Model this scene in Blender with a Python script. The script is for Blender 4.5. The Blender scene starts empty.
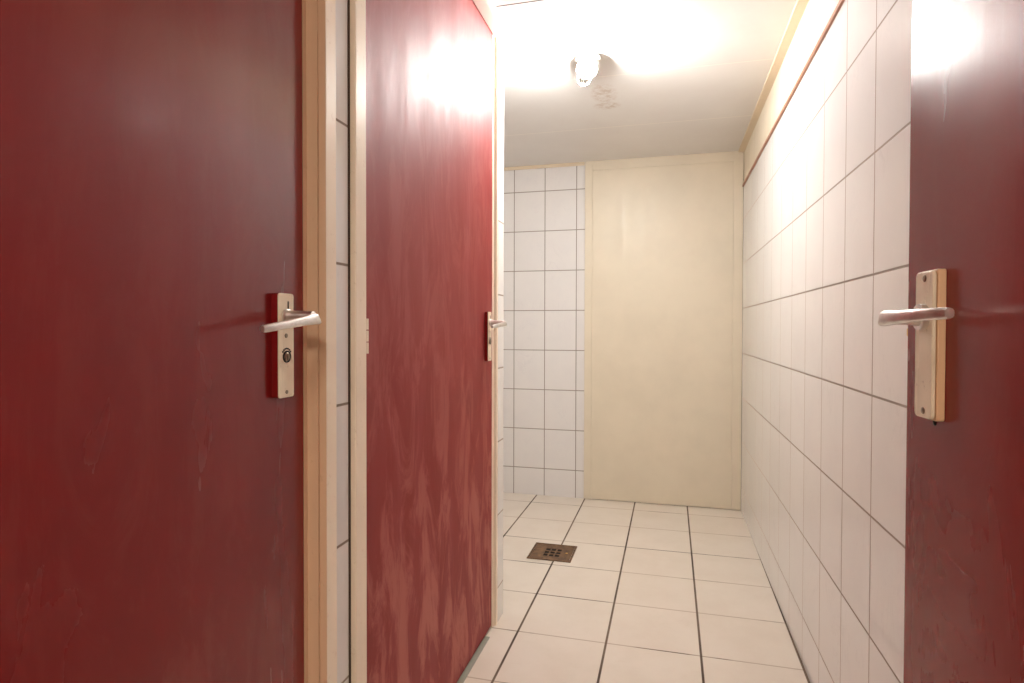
import bpy, bmesh, math, random
from mathutils import Vector, Matrix
random.seed(7)
scn = bpy.context.scene
COL = scn.collection
PI = math.pi
CAM_H = 1.045
YB = 3.652            # back wall
XT = -0.588           # tiled face of the left wall
XL = -0.5965          # face of the two closed doors
XF = -0.575           # face of the two door frames

def XR(y):            # the right wall runs a touch inwards
    return 0.4177 - 0.0064 * y
def CZ(y):            # the boarded ceiling falls slightly towards the far wall
    return 2.053 + 0.008 * (3.65 - y)
CEIL = 2.12           # walls run up behind the ceiling boards

# ------------------------------------------------------------------ node helpers
class NT:
    def __init__(self, name):
        self.m = bpy.data.materials.new(name)
        self.m.use_nodes = True
        self.t = self.m.node_tree
        self.t.nodes.clear()
        self.out = self.t.nodes.new('ShaderNodeOutputMaterial')
        self.b = self.t.nodes.new('ShaderNodeBsdfPrincipled')
        self.t.links.new(self.b.outputs[0], self.out.inputs[0])
        tc = self.t.nodes.new('ShaderNodeTexCoord')
        self.co = tc.outputs['Object']
        self._sep = None

    def n(self, kind, **kw):
        nd = self.t.nodes.new('ShaderNode' + kind)
        for k, v in kw.items():
            setattr(nd, k, v)
        return nd

    def put(self, sock, v):
        if hasattr(v, 'is_linked'):
            self.t.links.new(v, sock)
        else:
            if isinstance(v, tuple) and len(v) == 3 and sock.type == 'RGBA':
                v = v + (1.0,)
            sock.default_value = v

    def math(self, op, a, b=None, c=None, clamp=False):
        nd = self.n('Math', operation=op, use_clamp=clamp)
        self.put(nd.inputs[0], a)
        if b is not None: self.put(nd.inputs[1], b)
        if c is not None: self.put(nd.inputs[2], c)
        return nd.outputs[0]

    def axis(self, i):
        if self._sep is None:
            self._sep = self.n('SeparateXYZ')
            self.put(self._sep.inputs[0], self.co)
        return self._sep.outputs[i]

    def noise(self, scale=5.0, detail=3.0, rough=0.5, stretch=None, dist=0.0, seed=0.0):
        v = self.co
        mp = self.n('Mapping')
        self.put(mp.inputs['Vector'], v)
        if stretch: mp.inputs['Scale'].default_value = stretch
        mp.inputs['Location'].default_value = (seed, seed * 1.7, seed * 0.6)
        nd = self.n('TexNoise')
        self.put(nd.inputs['Vector'], mp.outputs[0])
        nd.inputs['Scale'].default_value = scale
        nd.inputs['Detail'].default_value = detail
        nd.inputs['Roughness'].default_value = rough
        nd.inputs['Distortion'].default_value = dist
        return nd.outputs[0]

    def ramp(self, v, a, b, lo=0.0, hi=1.0, smooth=True):
        nd = self.n('MapRange', interpolation_type='SMOOTHSTEP' if smooth else 'LINEAR')
        self.put(nd.inputs['Value'], v)
        self.put(nd.inputs['From Min'], a); self.put(nd.inputs['From Max'], b)
        self.put(nd.inputs['To Min'], lo); self.put(nd.inputs['To Max'], hi)
        return nd.outputs[0]

    def mix(self, f, a, b):
        nd = self.n('Mix', data_type='RGBA')
        self.put(nd.inputs[0], f); self.put(nd.inputs[6], a); self.put(nd.inputs[7], b)
        return nd.outputs[2]

    def bump(self, h, strength, dist=0.001, normal=None):
        nd = self.n('Bump')
        nd.inputs['Strength'].default_value = strength
        nd.inputs['Distance'].default_value = dist
        self.put(nd.inputs['Height'], h)
        if normal is not None: self.put(nd.inputs['Normal'], normal)
        return nd.outputs[0]

    def set(self, **kw):
        for k, v in kw.items():
            self.put(self.b.inputs[k.replace('_', ' ')], v)
        return self.m

    def spot(self, ci, cj, ri, rj, i, j, soft=0.35):
        """1 inside a soft ellipse on axes i, j"""
        a = self.math('DIVIDE', self.math('SUBTRACT', self.axis(i), ci), ri)
        b = self.math('DIVIDE', self.math('SUBTRACT', self.axis(j), cj), rj)
        d = self.math('SQRT', self.math('ADD', self.math('MULTIPLY', a, a), self.math('MULTIPLY', b, b)))
        return self.ramp(d, 1.0 - soft, 1.0 + soft, 1.0, 0.0)

def grid_lines(k, u, v, pu, pv, ou, ov, wu, wv):
    """distance-to-joint masks for a tile grid: returns mask (1 on grout) and a cell vector"""
    def one(c, p, o, w):
        t = k.math('DIVIDE', k.math('SUBTRACT', c, o), p)
        cell = k.math('FLOOR', k.math('ADD', t, 0.0))
        fr = k.math('SUBTRACT', t, cell)
        d = k.math('MULTIPLY', k.math('MINIMUM', fr, k.math('SUBTRACT', 1.0, fr)), p)
        return k.ramp(d, w * 0.35, w * 0.65, 1.0, 0.0), cell
    mu, cu = one(u, pu, ou, wu)
    mv, cv = one(v, pv, ov, wv)
    cb = k.n('CombineXYZ')
    k.put(cb.inputs[0], cu); k.put(cb.inputs[1], cv)
    return mu, mv, k.math('MAXIMUM', mu, mv), cb.outputs[0]

def jitter_normal(k, cell, amt):
    wn = k.n('TexWhiteNoise', noise_dimensions='3D')
    k.put(wn.inputs['Vector'], cell)
    s = k.n('VectorMath', operation='SUBTRACT')
    k.put(s.inputs[0], wn.outputs['Color']); s.inputs[1].default_value = (0.5, 0.5, 0.5)
    m = k.n('VectorMath', operation='SCALE')
    k.put(m.inputs[0], s.outputs[0]); m.inputs['Scale'].default_value = amt
    g = k.n('NewGeometry')
    a = k.n('VectorMath', operation='ADD')
    k.put(a.inputs[0], m.outputs[0]); k.put(a.inputs[1], g.outputs['Normal'])
    nn = k.n('VectorMath', operation='NORMALIZE')
    k.put(nn.inputs[0], a.outputs[0])
    return nn.outputs[0], wn.outputs['Value']

# ------------------------------------------------------------------ materials
def wall_tile(name, iu, pu, pv, ou, ov, base=(0.81, 0.80, 0.79), grout=(0.29, 0.24, 0.20), w=0.005):
    k = NT(name)
    mu, mv, g, cell = grid_lines(k, k.axis(iu), k.axis(2), pu, pv, ou, ov, w, w)
    nrm, rnd = jitter_normal(k, cell, 0.008)
    vein = k.noise(9.0, 5.0, 0.62, stretch=(1, 1, 0.45), dist=1.6, seed=3.0)
    vm = k.math('MULTIPLY', k.ramp(k.math('ABSOLUTE', k.math('SUBTRACT', vein, 0.5)), 0.0, 0.022, 1.0, 0.0),
                k.ramp(k.noise(5.0, 2.0, 0.5, seed=11.0), 0.45, 0.7))
    cloud = k.noise(7.0, 4.0, 0.6, seed=5.0)
    c = k.mix(k.ramp(cloud, 0.35, 0.75, 0.0, 0.45), base, tuple(x * f for x, f in zip(base, (0.93, 0.93, 0.95))))
    c = k.mix(k.math('MULTIPLY', vm, 0.16), c, (0.52, 0.50, 0.53))
    c = k.mix(k.math('MULTIPLY', rnd, 0.10), c, (0.70, 0.66, 0.64))
    c = k.mix(g, c, grout)
    wav = k.noise(16.0, 2.0, 0.5, seed=9.0)
    h = k.math('SUBTRACT', k.math('MULTIPLY', wav, 0.05), g)
    return k.set(Base_Color=c, Roughness=k.ramp(g, 0, 1, 0.045, 0.75),
                 Normal=k.bump(h, 0.5, 0.0012, nrm), IOR=1.5)

M = {}
M['tile_right'] = wall_tile('white wall tile right', 1, 0.2103, 0.2537, 1.4054, 0.9047)
M['tile_back'] = wall_tile('white wall tile back', 0, 0.1967, 0.2464, -0.561, 0.168, base=(0.74, 0.715, 0.70), grout=(0.27, 0.235, 0.20), w=0.005)
M['tile_left'] = wall_tile('white wall tile left', 1, 0.2085, 0.260, 1.089, 0.902)

def floor_mat():
    k = NT('cream floor tile')
    mu, mv, g, cell = grid_lines(k, k.axis(0), k.axis(1), 0.3013, 0.3013, 0.100, 1.9857, 0.0075, 0.0055)
    nrm, rnd = jitter_normal(k, cell, 0.006)
    cloud = k.noise(6.0, 5.0, 0.6, seed=2.0)
    fine = k.noise(30.0, 3.0, 0.6, seed=4.0)
    c = k.mix(k.ramp(cloud, 0.3, 0.75), (0.745, 0.675, 0.595), (0.69, 0.615, 0.53))
    c = k.mix(k.ramp(fine, 0.55, 0.8, 0.0, 0.20), c, (0.62, 0.52, 0.42))
    c = k.mix(k.math('MULTIPLY', rnd, 0.18), c, (0.66, 0.56, 0.46))
    dirt = k.noise(3.5, 4.0, 0.6, seed=8.0)
    gc = k.mix(k.ramp(dirt, 0.40, 0.60), (0.30, 0.22, 0.15), (0.075, 0.052, 0.036))
    gc2 = k.mix(k.ramp(dirt, 0.45, 0.62), (0.50, 0.41, 0.33), (0.13, 0.09, 0.06))
    c = k.mix(mv, c, gc2)
    c = k.mix(mu, c, k.mix(0.6, gc, (0.07, 0.045, 0.03)))
    h = k.math('SUBTRACT', k.math('MULTIPLY', fine, 0.10), g)
    return k.set(Base_Color=c, Roughness=k.ramp(g, 0, 1, 0.28, 0.85), Normal=k.bump(h, 0.5, 0.0015, nrm))
M['floor'] = floor_mat()

def ceiling_mat():
    k = NT('white ceiling board')
    y = k.axis(1); x = k.axis(0)
    t = k.math('DIVIDE', k.math('SUBTRACT', y, 1.845), 0.6075)
    fr = k.math('SUBTRACT', t, k.math('FLOOR', k.math('ADD', t, 0.5)))
    d = k.math('MULTIPLY', k.math('ABSOLUTE', fr), 0.6075)
    line = k.ramp(d, 0.0022, 0.0042, 1.0, 0.0)
    cloud = k.noise(3.0, 4.0, 0.6, seed=1.0)
    c = k.mix(k.ramp(cloud, 0.3, 0.7), (0.77, 0.745, 0.72), (0.74, 0.71, 0.685))
    dark = k.math('MULTIPLY', line, k.ramp(y, 1.95, 2.05, 1.0, 0.0))
    c = k.mix(k.math('MULTIPLY', line, 0.6), c, (0.93, 0.88, 0.80))
    c = k.mix(k.math('MULTIPLY', dark, 1.0), c, (0.04, 0.025, 0.015))
    # old screw-plate stain left of a former fitting
    blot = k.noise(42.0, 4.0, 0.7, seed=6.0)
    s = k.math('MAXIMUM', k.spot(-0.287, 2.63, 0.050, 0.10, 0, 1), k.spot(-0.287, 2.77, 0.055, 0.04, 0, 1))
    c = k.mix(k.math('MULTIPLY', s, k.ramp(blot, 0.38, 0.68, 0.05, 0.55)), c, (0.42, 0.27, 0.16))
    return k.set(Base_Color=c, Roughness=0.42, Normal=k.bump(line, -0.3, 0.001))
M['ceiling'] = ceiling_mat()

def paint(name, base, rough=0.4, worn=None, amt=0.3, bumpy=0.15):
    k = NT(name)
    brush = k.noise(24.0, 4.0, 0.6, stretch=(1, 1, 0.10), seed=2.0)
    cl = k.noise(4.0, 4.0, 0.6, seed=5.0)
    c = k.mix(k.ramp(cl, 0.3, 0.75), base, tuple(x * 0.93 for x in base))
    if worn:
        c = k.mix(k.ramp(k.noise(55.0, 4.0, 0.7, seed=7.0), 0.60, 0.72, 0.0, amt), c, worn)
    return k.set(Base_Color=c, Roughness=k.ramp(brush, 0.3, 0.7, rough - 0.06, rough + 0.08),
                 Normal=k.bump(brush, bumpy, 0.0008))
M['cream'] = paint('cream gloss paint', (0.72, 0.60, 0.44), 0.34)
M['cream_wall'] = paint('cream wall paint', (0.76, 0.67, 0.53), 0.45, bumpy=0.05)
M['cream_frame'] = paint('cream frame paint', (0.86, 0.735, 0.59), 0.36, (0.45, 0.28, 0.16), 0.25)
M['cream_panel'] = paint('cream panel paint', (0.71, 0.625, 0.49), 0.42, bumpy=0.03)
M['frame_shade'] = paint('frame paint toned for shade', (0.70, 0.475, 0.31), 0.4, (0.42, 0.24, 0.13), 0.25)  # shade and red bounce on the cream reveal, put into the base colour
M['white_paint'] = paint('white batten paint', (0.78, 0.73, 0.66), 0.4)
M['brown_strip'] = paint('brown plastic strip', (0.36, 0.145, 0.070), 0.35)
M['stone'] = paint('grey green stone', (0.30, 0.31, 0.255), 0.45)
M['plate'] = paint('cream painted plate', (0.82, 0.70, 0.53), 0.30, (0.28, 0.15, 0.09), 0.5)
M['orange_edge'] = paint('worn cream backing', (0.74, 0.47, 0.28), 0.45, (0.30, 0.14, 0.07), 0.5)
M['plaster'] = paint('white plaster', (0.62, 0.57, 0.52), 0.6)

def door_red(name, haze, seed, specks=0.5, r0=0.21, r1=0.28, bmp=0.10, coat=0.32, ior=1.39, shade=0.80):
    k = NT(name)
    # brush marks run up and down the leaf
    stroke = k.noise(26.0, 4.0, 0.6, stretch=(1, 1, 0.05), seed=seed)
    wide = k.noise(7.0, 4.0, 0.62, stretch=(1, 1, 0.22), dist=0.8, seed=seed + 3)
    grain = k.noise(140.0, 3.0, 0.6, stretch=(1, 1, 0.5), seed=seed + 5)
    base = k.mix(k.ramp(wide, 0.3, 0.7), tuple(x * shade for x in (0.240, 0.0060, 0.0065)), tuple(x * shade for x in (0.220, 0.0054, 0.0060)))
    # dried soap film in ragged vertical patches, worst low down on the leaf
    z = k.axis(2)
    low = k.ramp(z, 0.05, 1.25, 1.0, 0.25)
    film = k.noise(11.0, 6.0, 0.68, stretch=(1, 1, 0.30), dist=1.0, seed=seed + 8)
    fm = k.math('MULTIPLY', k.ramp(film, 0.44, 0.62), k.math('MULTIPLY', low, haze))
    c = k.mix(fm, base, (0.44, 0.13, 0.105))
    # chips of paint
    vo = k.n('TexVoronoi', feature='F1')
    vo.inputs['Scale'].default_value = 11.0
    k.put(vo.inputs['Vector'], k.co)
    pick = k.math('GREATER_THAN', k.noise(2.3, 1.0, 0.5, seed=seed + 12), 0.56)
    chip = k.math('MULTIPLY', k.math('LESS_THAN', vo.outputs['Distance'], 0.018), k.math('MULTIPLY', pick, specks))
    c = k.mix(chip, c, (0.75, 0.55, 0.45))
    r = k.math('ADD', k.ramp(wide, 0.3, 0.7, r0, r1), k.math('MULTIPLY', fm, 0.12))
    h = k.math('ADD', k.math('MULTIPLY', stroke, 0.55), k.math('ADD', k.math('MULTIPLY', wide, 0.8), k.math('MULTIPLY', grain, 0.10)))
    return k.set(Base_Color=c, Roughness=r, Normal=k.bump(h, bmp, 0.002), IOR=ior, Coat_Weight=coat, Coat_Roughness=0.12)
M['red_1'] = door_red('dark red door paint', 0.12, 0.0)
M['red_2'] = door_red('dark red door paint with film', 0.85, 4.0, 0.0, 0.52, 0.62, 0.25, 0.05, 1.47, 1.0)
M['red_3'] = door_red('dark red door paint chipped', 0.10, 9.0, 0.8, 0.22, 0.30, 0.20, 0.14, 1.35, 0.90)

def simple(name, base, rough, metal=0.0, bumpn=None):
    k = NT(name)
    v = k.noise(60.0, 3.0, 0.6, seed=3.0)
    c = k.mix(k.ramp(v, 0.3, 0.8), base, tuple(x * 0.82 for x in base))
    return k.set(Base_Color=c, Roughness=k.ramp(v, 0.3, 0.8, max(rough - 0.04, 0.02), rough + 0.06), Metallic=metal)
M['alu'] = simple('worn aluminium', (0.84, 0.81, 0.78), 0.36, 1.0)
M['brass'] = simple('brass latch', (0.72, 0.42, 0.12), 0.3, 1.0)
M['screw'] = simple('dull screw metal', (0.28, 0.22, 0.16), 0.4, 1.0)
M['dark'] = simple('dark hole', (0.004, 0.003, 0.003), 0.9)
M['gap'] = simple('dark brown gap', (0.06, 0.033, 0.018), 0.8)
M['porcelain'] = simple('white porcelain', (0.78, 0.76, 0.73), 0.25)
M['leafside'] = simple('cream leaf edge', (0.60, 0.47, 0.33), 0.45)

def rust():
    k = NT('rusty bronze grate')
    a = k.noise(28.0, 5.0, 0.7, seed=1.0)
    b = k.noise(90.0, 3.0, 0.7, seed=6.0)
    c = k.mix(k.ramp(a, 0.35, 0.65), (0.085, 0.042, 0.019), (0.19, 0.10, 0.045))
    c = k.mix(k.ramp(b, 0.55, 0.75, 0.0, 0.5), c, (0.34, 0.20, 0.085))
    return k.set(Base_Color=c, Roughness=0.55, Metallic=0.1, Normal=k.bump(b, 0.4, 0.001))
M['rust'] = rust()

def bulb_mat():
    k = NT('lit lamp bulb')
    return k.set(Base_Color=(0.9, 0.9, 0.9), Emission_Color=(1.0, 0.985, 0.96), Emission_Strength=BULB)
BULB = 780.0
M['bulb'] = bulb_mat()

def jar_mat():
    k = NT('clear lamp glass')
    tr = k.n('BsdfTransparent'); tr.inputs[0].default_value = (0.95, 0.95, 0.95, 1)
    lw = k.n('LayerWeight'); lw.inputs['Blend'].default_value = 0.5
    k.put(tr.inputs[0], k.mix(k.ramp(lw.outputs['Facing'], 0.35, 0.8), (0.95, 0.95, 0.94), (0.16, 0.15, 0.14)))
    gl = k.n('BsdfGlossy'); gl.inputs['Roughness'].default_value = 0.03
    fr = k.n('Fresnel'); fr.inputs['IOR'].default_value = 1.06
    mx = k.n('MixShader')
    k.put(mx.inputs[0], fr.outputs[0]); k.put(mx.inputs[1], tr.outputs[0]); k.put(mx.inputs[2], gl.outputs[0])
    k.t.links.new(mx.outputs[0], k.out.inputs[0])
    return k.m
M['jar'] = jar_mat()

# ------------------------------------------------------------------ mesh helpers
def bx(bm, x0, x1, y0, y1, z0, z1):
    vs = [bm.verts.new((x, y, z)) for x in (x0, x1) for y in (y0, y1) for z in (z0, z1)]
    for f in ((0, 1, 3, 2), (4, 6, 7, 5), (0, 4, 5, 1), (2, 3, 7, 6), (0, 2, 6, 4), (1, 5, 7, 3)):
        bm.faces.new([vs[i] for i in f])
    return vs

def prism(bm, pts, a, b, plane='xy'):
    """extrude a polygon; plane xy -> along z, yz -> along x, xz -> along y"""
    def P(p, t):
        return {'xy': (p[0], p[1], t), 'yz': (t, p[0], p[1]), 'xz': (p[0], t, p[1])}[plane]
    A = [bm.verts.new(P(p, a)) for p in pts]
    B = [bm.verts.new(P(p, b)) for p in pts]
    n = len(pts)
    bm.faces.new(A); bm.faces.new(B[::-1])
    for i in range(n):
        bm.faces.new([A[i], B[i], B[(i + 1) % n], A[(i + 1) % n]])

def rrect(w, h, r, seg=5, cx=0, cy=0):
    pts = []
    for (sx, sy, a0) in ((1, 1, 0), (-1, 1, 90), (-1, -1, 180), (1, -1, 270)):
        for i in range(seg + 1):
            a = math.radians(a0 + 90 * i / seg)
            pts.append((cx + sx * (w / 2 - r) + r * math.cos(a), cy + sy * (h / 2 - r) + r * math.sin(a)))
    return pts

def lathe(bm, prof, seg=32, mat=Matrix.Identity(4)):
    rings = []
    for r, z in prof:
        if r < 1e-6:
            rings.append([bm.verts.new(mat @ Vector((0, 0, z)))])
        else:
            rings.append([bm.verts.new(mat @ Vector((r * math.cos(2 * PI * i / seg), r * math.sin(2 * PI * i / seg), z))) for i in range(seg)])
    for a, b in zip(rings, rings[1:]):
        for i in range(seg):
            j = (i + 1) % seg
            if len(a) == 1 and len(b) == 1: continue
            if len(a) == 1: bm.faces.new([a[0], b[i], b[j]])
            elif len(b) == 1: bm.faces.new([a[i], b[0], a[j]])
            else: bm.faces.new([a[i], b[i], b[j], a[j]])

def loft(bm, secs):
    rings = [[bm.verts.new(p) for p in s] for s in secs]
    n = len(rings[0])
    for a, b in zip(rings, rings[1:]):
        for i in range(n):
            j = (i + 1) % n
            bm.faces.new([a[i], b[i], b[j], a[j]])
    bm.faces.new(rings[0][::-1]); bm.faces.new(rings[-1])

def obj(name, bm, mat, parent=None, loc=(0, 0, 0), bevel=0.0, smooth=True, seg=2):
    bmesh.ops.recalc_face_normals(bm, faces=bm.faces)
    me = bpy.data.meshes.new(name)
    bm.to_mesh(me); bm.free()
    me.materials.append(mat)
    if smooth:
        for p in me.polygons: p.use_smooth = True
        me.set_sharp_from_angle(angle=math.radians(38))
    o = bpy.data.objects.new(name, me)
    o.location = loc
    COL.objects.link(o)
    if parent: o.parent = parent
    if bevel:
        b = o.modifiers.new('bevel', 'BEVEL'); b.width = bevel; b.segments = seg; b.limit_method = 'ANGLE'
        b.harden_normals = False
    return o

def tag(o, label, cat, group=None, kind=None):
    o['label'] = label; o['category'] = cat
    if group: o['group'] = group
    if kind: o['kind'] = kind
    return o

def struct(name, bm, mat, label, cat, **kw):
    return tag(obj(name, bm, mat, **kw), label, cat, kind='structure')

def empty(name, loc, rz=0.0):
    o = bpy.data.objects.new(name, None)
    o.empty_display_size = 0.1
    o.location = loc; o.rotation_euler = (0, 0, rz)
    COL.objects.link(o)
    return o

# ------------------------------------------------------------------ room shell
Y0 = -0.06           # inner face of the wall the photographer's doorway is in
XW = -1.75           # far side of the recess left of the back wall
bm = bmesh.new(); bx(bm, XW - 0.1, 0.6, -1.9, YB + 0.1, -0.08, 0.0)
# well for the drain
struct('floor', bm, M['floor'], 'cream square floor tiles with dark brown joints', 'floor', smooth=False)
bm = bmesh.new(); prism(bm, [(-1.9, CZ(-1.9)), (YB + 0.1, CZ(YB + 0.1)), (YB + 0.1, 2.25), (-1.9, 2.25)], XW - 0.1, 0.6, 'yz')
struct('ceiling', bm, M['ceiling'], 'white boarded ceiling around the lamp with a brown stain', 'ceiling', smooth=False)

# right wall: tile up to the brown strip, cream paint above
ZT = 1.853
def slab_right(z0, z1, th=0.0, x_out=0.56, ya=-1.9):
    b = bmesh.new()
    prism(b, [(XR(ya) + th, ya), (XR(YB + 0.1) + th, YB + 0.1), (x_out, YB + 0.1), (x_out, ya)], z0, z1)
    return b
struct('wall_right', slab_right(0.0, ZT), M['tile_right'], 'long right wall of tall glossy white tiles with thin grey joints', 'wall', smooth=False)
wr = obj('painted_band', slab_right(ZT, CEIL, 0.002), M['cream_wall'], bpy.data.objects['wall_right'], smooth=False)
wr['label'] = 'cream painted band above the tiles'
b = bmesh.new()
prism(b, [(XR(-0.05) - 0.007, -0.05), (XR(YB) - 0.007, YB - 0.004), (XR(YB) + 0.004, YB - 0.004), (XR(-0.05) + 0.004, -0.05)], ZT - 0.004, ZT + 0.008)
struct('trim_1', b, M['brown_strip'], 'thin brown strip capping the white tiles of the right wall', 'trim', smooth=False)
b = bmesh.new()
prism(b, [(XR(-0.05) - 0.034, -0.05), (XR(YB) - 0.030, YB), (XR(YB) + 0.004, YB), (XR(-0.05) + 0.004, -0.05)], -0.008, 0.03)
for v in b.verts: v.co.z += CZ(v.co.y)
struct('trim_2', b, M['cream'], 'flat cream batten where ceiling meets right wall', 'trim', bevel=0.002, smooth=False)

# back wall
bm = bmesh.new(); bx(bm, XW - 0.1, 0.6, YB, YB + 0.1, 0, CEIL)
struct('wall_back', bm, M['tile_back'], 'far white tiled wall left of the cream panel', 'wall', smooth=False)
bm = bmesh.new(); bx(bm, XW, -0.512, YB - 0.010, YB, 2.034, CEIL)
struct('trim_3', bm, M['cream'], 'narrow cream strip along ceiling above far white tiles', 'trim', bevel=0.002, smooth=False)

# recess to the left of the far end
bm = bmesh.new(); bx(bm, XW - 0.1, XW, 2.0, YB, 0, CEIL)
struct('wall_recess', bm, M['plaster'], 'white side wall of the recess hidden behind the left wall', 'wall', smooth=False)

# left wall with two door openings
bm = bmesh.new()
for (ya, yb) in ((-0.20, 0.045), (0.905, 1.05), (2.005, 2.0986)):
    bx(bm, -0.70, XT, ya, yb, 0, CEIL)
bx(bm, XW - 0.1, -0.70, 2.0, 2.0986, 0, CEIL)
struct('wall_left', bm, M['tile_left'], 'left wall, white tile showing between and beyond the two closed red doors', 'wall', smooth=False)
# closet backs so that the stalls behind the closed doors are dark
bm = bmesh.new()
bx(bm, -0.80, -0.70, -0.2, 1.99, 0, CEIL)
struct('wall_stall', bm, M['plaster'], 'plain wall hidden behind the closed red doors', 'wall', smooth=False)

# wall with the entrance doorway, camera stands in it
bm = bmesh.new()
bx(bm, -0.80, -0.52, Y0 - 0.10, Y0, 0, CEIL)
bx(bm, 0.385, 0.56, Y0 - 0.10, Y0, 0, CEIL)
struct('wall_front', bm, M['plaster'], 'plastered wall around the entrance doorway behind the viewer', 'wall', smooth=False)
# hall outside the doorway
bm = bmesh.new()
bx(bm, -0.9, 0.56, -1.9, -1.8, 0, CEIL); bx(bm, -0.9, -0.8, -1.8, Y0, 0, CEIL)
struct('wall_hall', bm, M['plaster'], 'plain hall wall outside the entrance doorway', 'wall', smooth=False)

# ------------------------------------------------------------------ door frames
# frame 1 (around the near stall door)
t1 = empty('trim_4', (XT, 0.5, 0))
tag(t1, 'cream stepped frame around the nearer closed red door', 'door frame', kind='structure')
XG = -0.566          # this frame stands a little prouder
b = bmesh.new()
prism(b, [(XL - 0.055, 0.9040), (XG, 0.9040), (XG, 0.936), (XL - 0.055, 0.936)], 0, CEIL)
obj('jamb', b, M['cream_frame'], t1, loc=(-XT, -0.5, 0), bevel=0.0012)
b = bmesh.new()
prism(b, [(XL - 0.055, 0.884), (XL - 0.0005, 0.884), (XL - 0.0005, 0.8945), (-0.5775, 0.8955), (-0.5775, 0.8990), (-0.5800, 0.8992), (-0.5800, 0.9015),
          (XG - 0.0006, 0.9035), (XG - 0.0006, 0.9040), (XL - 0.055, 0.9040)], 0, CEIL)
rb = obj('rebate', b, M['frame_shade'], t1, loc=(-XT, -0.5, 0)); rb['label'] = 'stepped inner edge of the frame, its shade put into a tan colour'
b = bmesh.new()
prism(b, [(XL - 0.055, 0.062), (XL - 0.0005, 0.062), (XL - 0.0005, 0.048), (XT + 0.001, 0.048), (XF, 0.034), (XF, -0.005), (XL - 0.055, -0.005)], 0, CEIL)
obj('jamb', b, M['cream_frame'], t1, loc=(-XT, -0.5, 0), bevel=0.0015)
b = bmesh.new(); bx(b, XL - 0.055, XL + 0.003, 0.062, 0.884, 2.058, CEIL)
obj('head', b, M['cream_frame'], t1, loc=(-XT, -0.5, 0))
# frame 2 (around the far stall door)
t2 = empty('trim_5', (XT, 1.5, 0))
tag(t2, 'cream frame around the farther closed red door, past the tiled strip', 'door frame', kind='structure')
b = bmesh.new()
prism(b, [(XL - 0.055, 1.019), (XF, 1.019), (XF, 1.060), (XL + 0.001, 1.062), (XL - 0.055, 1.062)], 0, CEIL)
obj('jamb', b, M['cream_frame'], t2, loc=(-XT, -1.5, 0), bevel=0.002)
b = bmesh.new()
prism(b, [(XL - 0.055, 1.983), (XL + 0.0005, 1.983), (XL + 0.0010, 2.001), (XL + 0.0085, 2.002), (XL + 0.0105, 2.004), (XL + 0.0105, 2.020), (XL - 0.055, 2.020)], 0, CEIL)
obj('jamb', b, M['cream_frame'], t2, loc=(-XT, -1.5, 0))
b = bmesh.new(); bx(b, XL - 0.055, XL + 0.003, 1.062, 1.983, 2.058, CEIL)
obj('head', b, M['cream_frame'], t2, loc=(-XT, -1.5, 0))
b = bmesh.new(); bx(b, XL - 0.04, XT + 0.0012, 1.0125, 1.0192, 0, 2.05)
cj = obj('gap_filler', b, M['gap'], t2, loc=(-XT, -1.5, 0), smooth=False); cj['label'] = 'dark brown gap beside the tiled strip'
# batten along the ceiling above the two doors
b = bmesh.new()
prism(b, [(XL + 0.003, -0.018), (-0.560, -0.018), (-0.551, -0.016), (-0.545, -0.012), (-0.543, 0.03), (XL + 0.003, 0.03)], 0.0, 2.10, 'xz')
for v in b.verts: v.co.z += CZ(v.co.y)
struct('trim_6', b, M['white_paint'], 'white batten along the ceiling above the closed red doors', 'trim')
# stone threshold under the far stall door
b = bmesh.new(); bx(b, -0.69, -0.583, 1.066, 1.918, 0, 0.004)
struct('trim_7', b, M['stone'], 'grey green stone threshold on the floor under the farther closed red door', 'threshold', bevel=0.001, smooth=False)

# entrance frame on the hinge side of the open door
t3 = empty('trim_8', (0.37, -0.08, 0))
tag(t3, 'cream frame of the entrance doorway around the viewer', 'door frame', kind='structure')
b = bmesh.new(); bx(b, 0.352, 0.387, Y0 - 0.11, Y0 + 0.012, 0, CEIL); obj('jamb', b, M['cream_frame'], t3, loc=(-0.37, 0.08, 0))
b = bmesh.new(); bx(b, -0.525, -0.49, Y0 - 0.11, Y0 + 0.012, 0, CEIL); obj('jamb', b, M['cream_frame'], t3, loc=(-0.37, 0.08, 0))

# ------------------------------------------------------------------ cream panel on the back wall
pn = empty('wall_panel', (-0.06, YB, 0))
tag(pn, 'cream painted full-height panel with flat frame on the far wall', 'panel')
o0 = (0.06, -YB, 0)
b = bmesh.new(); bx(b, -0.463, 0.342, YB - 0.010, YB - 0.0005, 0.004, 2.004)
obj('board', b, M['cream_panel'], pn, loc=o0, bevel=0.001, smooth=False)
for xa, xb in ((-0.508, -0.463), (0.342, 0.3935)):
    b = bmesh.new(); bx(b, xa, xb, YB - 0.016, YB - 0.0005, 0.003, 2.054)
    obj('stile', b, M['cream_panel'], pn, loc=o0, bevel=0.002, smooth=False)
b = bmesh.new(); bx(b, -0.463, 0.342, YB - 0.016, YB - 0.0005, 1.997, 2.054)
obj('top_rail', b, M['cream_panel'], pn, loc=o0, bevel=0.002, smooth=False)

# ------------------------------------------------------------------ door hardware (local: +x out of the leaf, +y to the free edge)
def sect(p, along, w, h, n=14, pw=2.6):
    """superellipse section at p, perpendicular to `along` in plan; w thickness in plan, h height"""
    a = Vector(along).normalized()
    side = a.cross(Vector((0, 0, 1))).normalized()
    up = side.cross(a).normalized()
    out = []
    for i in range(n):
        t = 2 * PI * i / n
        c, s = math.cos(t), math.sin(t)
        out.append(Vector(p) + side * (w / 2 * math.copysign(abs(c) ** (2 / pw), c)) + up * (h / 2 * math.copysign(abs(s) ** (2 / pw), s)))
    return out

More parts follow.
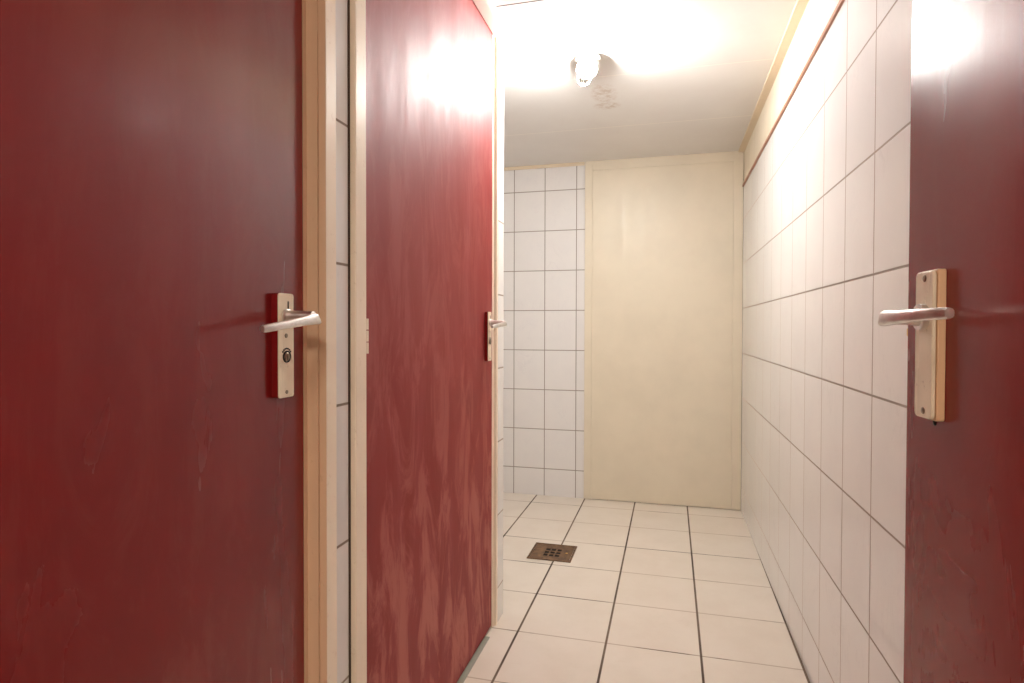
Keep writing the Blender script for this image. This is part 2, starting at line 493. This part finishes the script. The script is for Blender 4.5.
def lever(parent, face, zc, length, sag, proj=0.050, drop=0.004, bend=1.0):
    b = bmesh.new()
    # neck out of the plate
    lathe(b, [(0, face - 0.002), (0.0118, face - 0.002), (0.0118, face + 0.003), (0.0095, face + 0.005), (0.0085, face + 0.014), (0.0078, face + proj - 0.002), (0, face + proj)],
          20, Matrix.Translation((0, 0, zc)) @ Matrix.Rotation(PI / 2, 4, 'Y'))
    # grip: a flared heel over the neck, slanted at its end, thinning and bending in towards the hinge side
    X = face + proj
    #        y        inward  thick   height  slant
    prof = [(0.0120, 0.0050, 0.0050, 0.0110, 0.75), (0.0105, 0.0015, 0.0100, 0.0150, 0.70), (0.0060, 0.0000, 0.0125, 0.0172, 0.5), (-0.006, 0.000, 0.0130, 0.0168, 0.25),
            (-0.024, 0.0005, 0.0120, 0.0148, 0.0), (-0.050, 0.002, 0.0108, 0.0130, 0.0), (-0.080, 0.005, 0.0100, 0.0118, 0.0), (-length + 0.004, 0.009, 0.0096, 0.0112, 0.0), (-length, 0.0095, 0.0080, 0.0096, 0.0)]
    secs = []
    for (y, dx, w, h, sl) in prof:
        f = max(0.0, -y / length)
        c = Vector((X - dx * bend, y, zc - drop - sag * f))
        sec = sect(c, (0.0, -1, -sag / length), w, h)
        secs.append([Vector((p.x, p.y - sl * (p.z - c.z), p.z)) for p in sec])
    loft(b, secs)
    return obj('lever_handle', b, M['alu'], parent)

def ring(bm, x, y, z, ro, ri, th):
    lathe(bm, [(ri, x), (ro, x), (ro, x + th), (ri, x + th), (ri, x)], 20, Matrix.Translation((0, y, z)) @ Matrix.Rotation(PI / 2, 4, 'Y'))

def disc(bm, x, y, z, r, th, sz=1.0):
    lathe(bm, [(0, x), (r, x), (r, x + th * 0.6), (r * 0.8, x + th), (0, x + th)], 20, Matrix.Translation((0, y, z)) @ Matrix.Diagonal((1, 1, sz, 1)) @ Matrix.Rotation(PI / 2, 4, 'Y'))

def stall_handle(door, yc, sag):
    """painted long plate with turn lock below the lever"""
    hp = empty('lock_plate', (0, yc, 0)); hp.parent = door
    hp['label'] = 'cream painted lock plate with turn lock'
    b = bmesh.new(); prism(b, rrect(0.038, 0.1635, 0.004, 4, 0, 1.0165), 0.0, 0.0105, 'yz')
    sp_ = obj('spacer', b, M['red_1'], hp); sp_['label'] = 'dark red painted spacer under the plate'
    b = bmesh.new(); prism(b, rrect(0.038, 0.1635, 0.004, 4, 0, 1.0165), 0.0106, 0.013, 'yz')
    obj('plate_body', b, M['plate'], hp, bevel=0.0008)
    for zz, yy, r in ((0.9435, 0.0, 0.0032), (1.032, -0.001, 0.0036)):
        b = bmesh.new(); disc(b, 0.0125, yy, zz, r, 0.0016); obj('screw', b, M['screw'], hp)
    b = bmesh.new(); ring(b, 0.0125, 0.0, 0.999, 0.0095, 0.0072, 0.002)
    obj('lock_ring', b, M['dark'], hp)
    b = bmesh.new(); disc(b, 0.0125, 0.0, 0.999, 0.0068, 0.0030)
    bx(b, 0.0150, 0.0170, -0.0012, 0.0012, 0.9940, 1.0040)
    obj('turn_knob', b, M['screw'], hp)
    b = bmesh.new()
    for i in range(7):
        a = math.radians(35 + 110 * i / 6)
        c, s = math.cos(a), math.sin(a)
        bx(b, 0.0128, 0.0136, 0.0118 * c - 0.0015, 0.0118 * c + 0.0015, 1.000 + 0.0118 * s - 0.0012, 1.000 + 0.0118 * s + 0.0012)
    bx(b, 0.0128, 0.0136, 0.003, 0.0055, 1.072, 1.086)
    obj('indicator_slot', b, M['dark'], hp)
    lv = lever(hp, 0.013, 1.0625, 0.111, sag)
    return hp

def leaf(door, y0, y1, z0, z1, mat, th=0.040):
    b = bmesh.new(); bx(b, -th, 0.0, y0, y1, z0, z1)
    return obj('leaf', b, mat, door, bevel=0.002, seg=3)

# ------------------------------------------------------------------ the two closed doors
d1 = empty('door_1', (XL, 0.064, 0))
tag(d1, 'large closed dark red door, nearest on the left, with cream lock plate', 'door', kind='structure')
leaf(d1, 0.0, 0.8835 - 0.064, 0.010, 2.057, M['red_1'])
stall_handle(d1, 0.819 - 0.064, 0.016)
b = bmesh.new(); bx(b, -0.030, -0.003, 0.8165, 0.8200, 1.03, 1.10)
obj('lock_face', b, M['dark'], d1, smooth=False)

d2 = empty('door_2', (XL, 1.063, 0))
tag(d2, 'closed dark red door with milky streaks, second on the left, before the corner', 'door', kind='structure')
leaf(d2, 0.0, 1.982 - 1.063, 0.010, 2.057, M['red_2'])
stall_handle(d2, 1.915 - 1.063, 0.010)
hg = bmesh.new()
for i in range(3):
    z = 0.994 + i * 0.0235
    lathe(hg, [(0, z), (0.0065, z), (0.0065, z + 0.0215), (0, z + 0.0215)], 14, Matrix.Translation((0.0165, 0.0005, 0)))
bx(hg, 0.0, 0.014, -0.0035, 0.0015, 0.994, 1.0625)
ho = obj('hinge', hg, M['cream_frame'], d2)
ho['label'] = 'cream painted hinge'

# ------------------------------------------------------------------ the open entrance door
ROT = math.radians(4.0)
HX, HY = 0.326, -0.030
d3 = empty('door_3', (HX, HY, 0), ROT)
tag(d3, 'open dark red entrance door on the right with worn cream handle plate', 'door', kind='structure')
# local: y along the leaf, visible face looks towards -x
b = bmesh.new(); bx(b, 0.0, 0.040, 0.0, 0.830, 0.012, 2.012)
obj('leaf', b, M['red_3'], d3, bevel=0.002, seg=3)
h3 = empty('handle_plate', (0, 0.762, 0), PI); h3.parent = d3
h3['label'] = 'worn cream handle plate on thicker backing'
# after the half turn: +x out of the leaf (towards the room), +y towards the hinge
b = bmesh.new(); prism(b, rrect(0.039, 0.1585, 0.003, 4, 0.0, 1.028), 0.0, 0.008, 'yz')
obj('backing', b, M['orange_edge'], h3, bevel=0.001)
b = bmesh.new(); prism(b, rrect(0.038, 0.156, 0.006, 5, -0.0005, 1.028), 0.0085, 0.0125, 'yz')
obj('plate_body', b, M['plate'], h3, bevel=0.0012)
for zz in (1.0985, 0.9580):
    b = bmesh.new(); disc(b, 0.012, 0.001, zz, 0.0038, 0.0014); obj('screw', b, M['screw'], h3)
b = bmesh.new(); ring(b, 0.0122, 0.0, 1.0575, 0.0140, 0.0098, 0.006)
obj('rosette', b, M['alu'], h3)
lv = lever(h3, 0.0125, 1.0575, 0.094, -0.003, 0.036, 0.001, 1.7)
for v in lv.data.vertices: v.co.y = -v.co.y      # grip runs to the hinge side
lv.data.flip_normals()
b = bmesh.new(); disc(b, 0.0, -0.001, 0.9455, 0.0036, 0.0006)
obj('screw_hole', b, M['dark'], d3).rotation_euler = (0, 0, PI)
bpy.data.objects['screw_hole'].location = (0, 0.762, 0)
b = bmesh.new(); prism(b, [(0.829, 1.034), (0.836, 1.034), (0.842, 1.037), (0.842, 1.045), (0.836, 1.048), (0.829, 1.048)], 0.004, 0.016, 'yz')
lt = obj('latch', b, M['brass'], d3, bevel=0.001); lt['label'] = 'brass latch tongue'

# ------------------------------------------------------------------ floor drain
fd = empty('floor_drain', (-0.525, 2.728, 0))
tag(fd, 'square rusty floor drain with nine small slots', 'drain')
S_ = 0.1005
b = bmesh.new()
for (xa, xb, ya, yb) in ((-S_, S_, -S_, -S_ + 0.008), (-S_, S_, S_ - 0.008, S_), (-S_, -S_ + 0.008, -S_ + 0.008, S_ - 0.008), (S_ - 0.008, S_, -S_ + 0.008, S_ - 0.008)):
    bx(b, xa, xb, ya, yb, 0.0, 0.0045)
obj('rim', b, M['rust'], fd, bevel=0.001)
# grate plate with real slots
b = bmesh.new()
xs = [-0.0905, -0.036, -0.016, -0.009, 0.011, 0.018, 0.038, 0.0905]
ys = [-0.0905, -0.052, -0.029, -0.018, 0.005, 0.016, 0.039, 0.0905]
for i in range(7):
    for j in range(7):
        if i in (1, 3, 5) and j in (1, 3, 5): continue
        bx(b, xs[i], xs[i + 1], ys[j], ys[j + 1], 0.0012, 0.0030)
bmesh.ops.remove_doubles(b, verts=b.verts, dist=1e-5)
obj('grate', b, M['rust'], fd, smooth=False)
b = bmesh.new(); bx(b, -0.0905, 0.0905, -0.0905, 0.0905, 0.0002, 0.0009)
obj('sump', b, M['dark'], fd, smooth=False)
b = bmesh.new(); lathe(b, [(0, 0.0028), (0.006, 0.0028), (0.006, 0.0036), (0.0045, 0.0042), (0, 0.0042)], 16, Matrix.Translation((0.066, 0.0, 0)))
obj('screw', b, M['brass'], fd)

# ------------------------------------------------------------------ ceiling lamp
lamp = empty('ceiling_lamp', (-0.3075, 2.268, CZ(2.268)))
tag(lamp, 'small lit ceiling lamp with white porcelain base and tilted glass jar', 'lamp')
# base: wedge-shaped porcelain foot, its mouth tilted towards the entrance
b = bmesh.new()
seg = 40
axis = Vector((-0.06, -math.sin(math.radians(41)), -math.cos(math.radians(41)))).normalized()
side = axis.cross(Vector((0, 0, 1))).normalized(); up = side.cross(axis).normalized()
def circ(c, r, sd, u): return [Vector(c) + sd * (r * math.cos(2 * PI * i / seg)) + u * (r * math.sin(2 * PI * i / seg)) for i in range(seg)]
sdx, upx = Vector((1, 0, 0)), Vector((0, 1, 0))
m0 = Vector((0, -0.004, -0.034))
secs = [circ((0, 0, 0), 0.047, sdx, upx), circ((0, 0, -0.008), 0.048, sdx, upx),
        circ((0, -0.001, -0.016), 0.046, sdx, (upx * 0.95 + Vector((0, 0, 0.2))).normalized())]
def along(t, r): return circ(m0 + axis * t, r, -side, up)
loft(b, secs)
obj('base', b, M['porcelain'], lamp)
b = bmesh.new()
R = Matrix((( -side.x, up.x, axis.x, m0.x), (-side.y, up.y, axis.y, m0.y), (-side.z, up.z, axis.z, m0.z), (0, 0, 0, 1)))
lathe(b, [(0, -0.022), (0.036, -0.018), (0.041, -0.008), (0.041, 0.020), (0.039, 0.023), (0.0335, 0.023), (0.0325, 0.004), (0, 0.004)], seg, R)
obj('collar', b, M['porcelain'], lamp)
b = bmesh.new()
lathe(b, [(0.0285, 0.005), (0.0295, 0.012), (0.0300, 0.05), (0.0300, 0.088), (0.0270, 0.103), (0.0200, 0.114), (0.010, 0.1195), (0, 0.1205)], 32, R)
jo = obj('glass_jar', b, M['jar'], lamp); jo['label'] = 'clear glass jar'
b = bmesh.new()
lathe(b, [(0, 0.002), (0.0125, 0.002), (0.0130, 0.022), (0.0115, 0.026), (0, 0.026)], 20, R)
obj('bulb_socket', b, M['screw'], lamp)
b = bmesh.new()
lathe(b, [(0.009, 0.0262), (0.0125, 0.034), (0.0190, 0.046), (0.0205, 0.056), (0.0180, 0.067), (0.0110, 0.0745), (0, 0.077)], 24, R)
bo = obj('bulb', b, M['bulb'], lamp)
b = bmesh.new()
lathe(b, [(0, 0.0772), (0.0065, 0.0765), (0.0060, 0.0800), (0, 0.0812)], 20, R)
obj('bulb_tip', b, M['screw'], lamp)
bo['label'] = 'glowing lamp bulb'

# ------------------------------------------------------------------ fill light added in the unseen hall to brighten the foreground
hl = bpy.data.lights.new('hall_fill', 'AREA'); hl.shape = 'DISK'; hl.size = 0.5; hl.energy = 7.0; hl.color = (1.0, 0.90, 0.78)
ho_ = bpy.data.objects.new('hall_fill', hl); ho_.location = (0.05, -0.90, CZ(-0.90) - 0.03); COL.objects.link(ho_)
# ------------------------------------------------------------------ world: dim warm fill, standing in for light from the hall
w = bpy.data.worlds.new('World'); scn.world = w; w.use_nodes = True
bg = w.node_tree.nodes['Background']
bg.inputs[0].default_value = (1.0, 0.93, 0.85, 1); bg.inputs[1].default_value = 0.05

# ------------------------------------------------------------------ camera (fitted to the tile grids)
f, yaw, pit, roll, sh = 599.06, 0.2590, 0.0157, 0.0023, -4.2052
cp, sp, cy, sy = math.cos(pit), math.sin(pit), math.cos(yaw), math.sin(yaw)
r0 = Vector((cy, sy, 0)); d0 = Vector((-sy, cy, 0)); z0 = Vector((0, 0, 1))
Fw = d0 * cp - z0 * sp; U0 = z0 * cp + d0 * sp
c, s = math.cos(roll), math.sin(roll)
Rt = r0 * c + U0 * s; Up = U0 * c - r0 * s
cam = bpy.data.cameras.new('camera')
co = bpy.data.objects.new('camera', cam); COL.objects.link(co)
co.matrix_world = Matrix(((Rt.x, Up.x, -Fw.x, 0), (Rt.y, Up.y, -Fw.y, 0), (Rt.z, Up.z, -Fw.z, CAM_H), (0, 0, 0, 1)))
cam.sensor_width = 36.0; cam.lens = f / 1024 * 36.0
cam.shift_y = sh / 1024
cam.clip_start = 0.02
scn.camera = co

scn.view_settings.view_transform = 'Standard'
scn.view_settings.look = 'None'
scn.view_settings.exposure = 1.70
scn.view_settings.gamma = 1.0
scn.view_settings.use_curve_mapping = False
scn.cycles.use_denoising = True
scn.cycles.max_bounces = 10
scn.cycles.diffuse_bounces = 6
scn.cycles.glossy_bounces = 5
scn.cycles.sample_clamp_indirect = 6.0
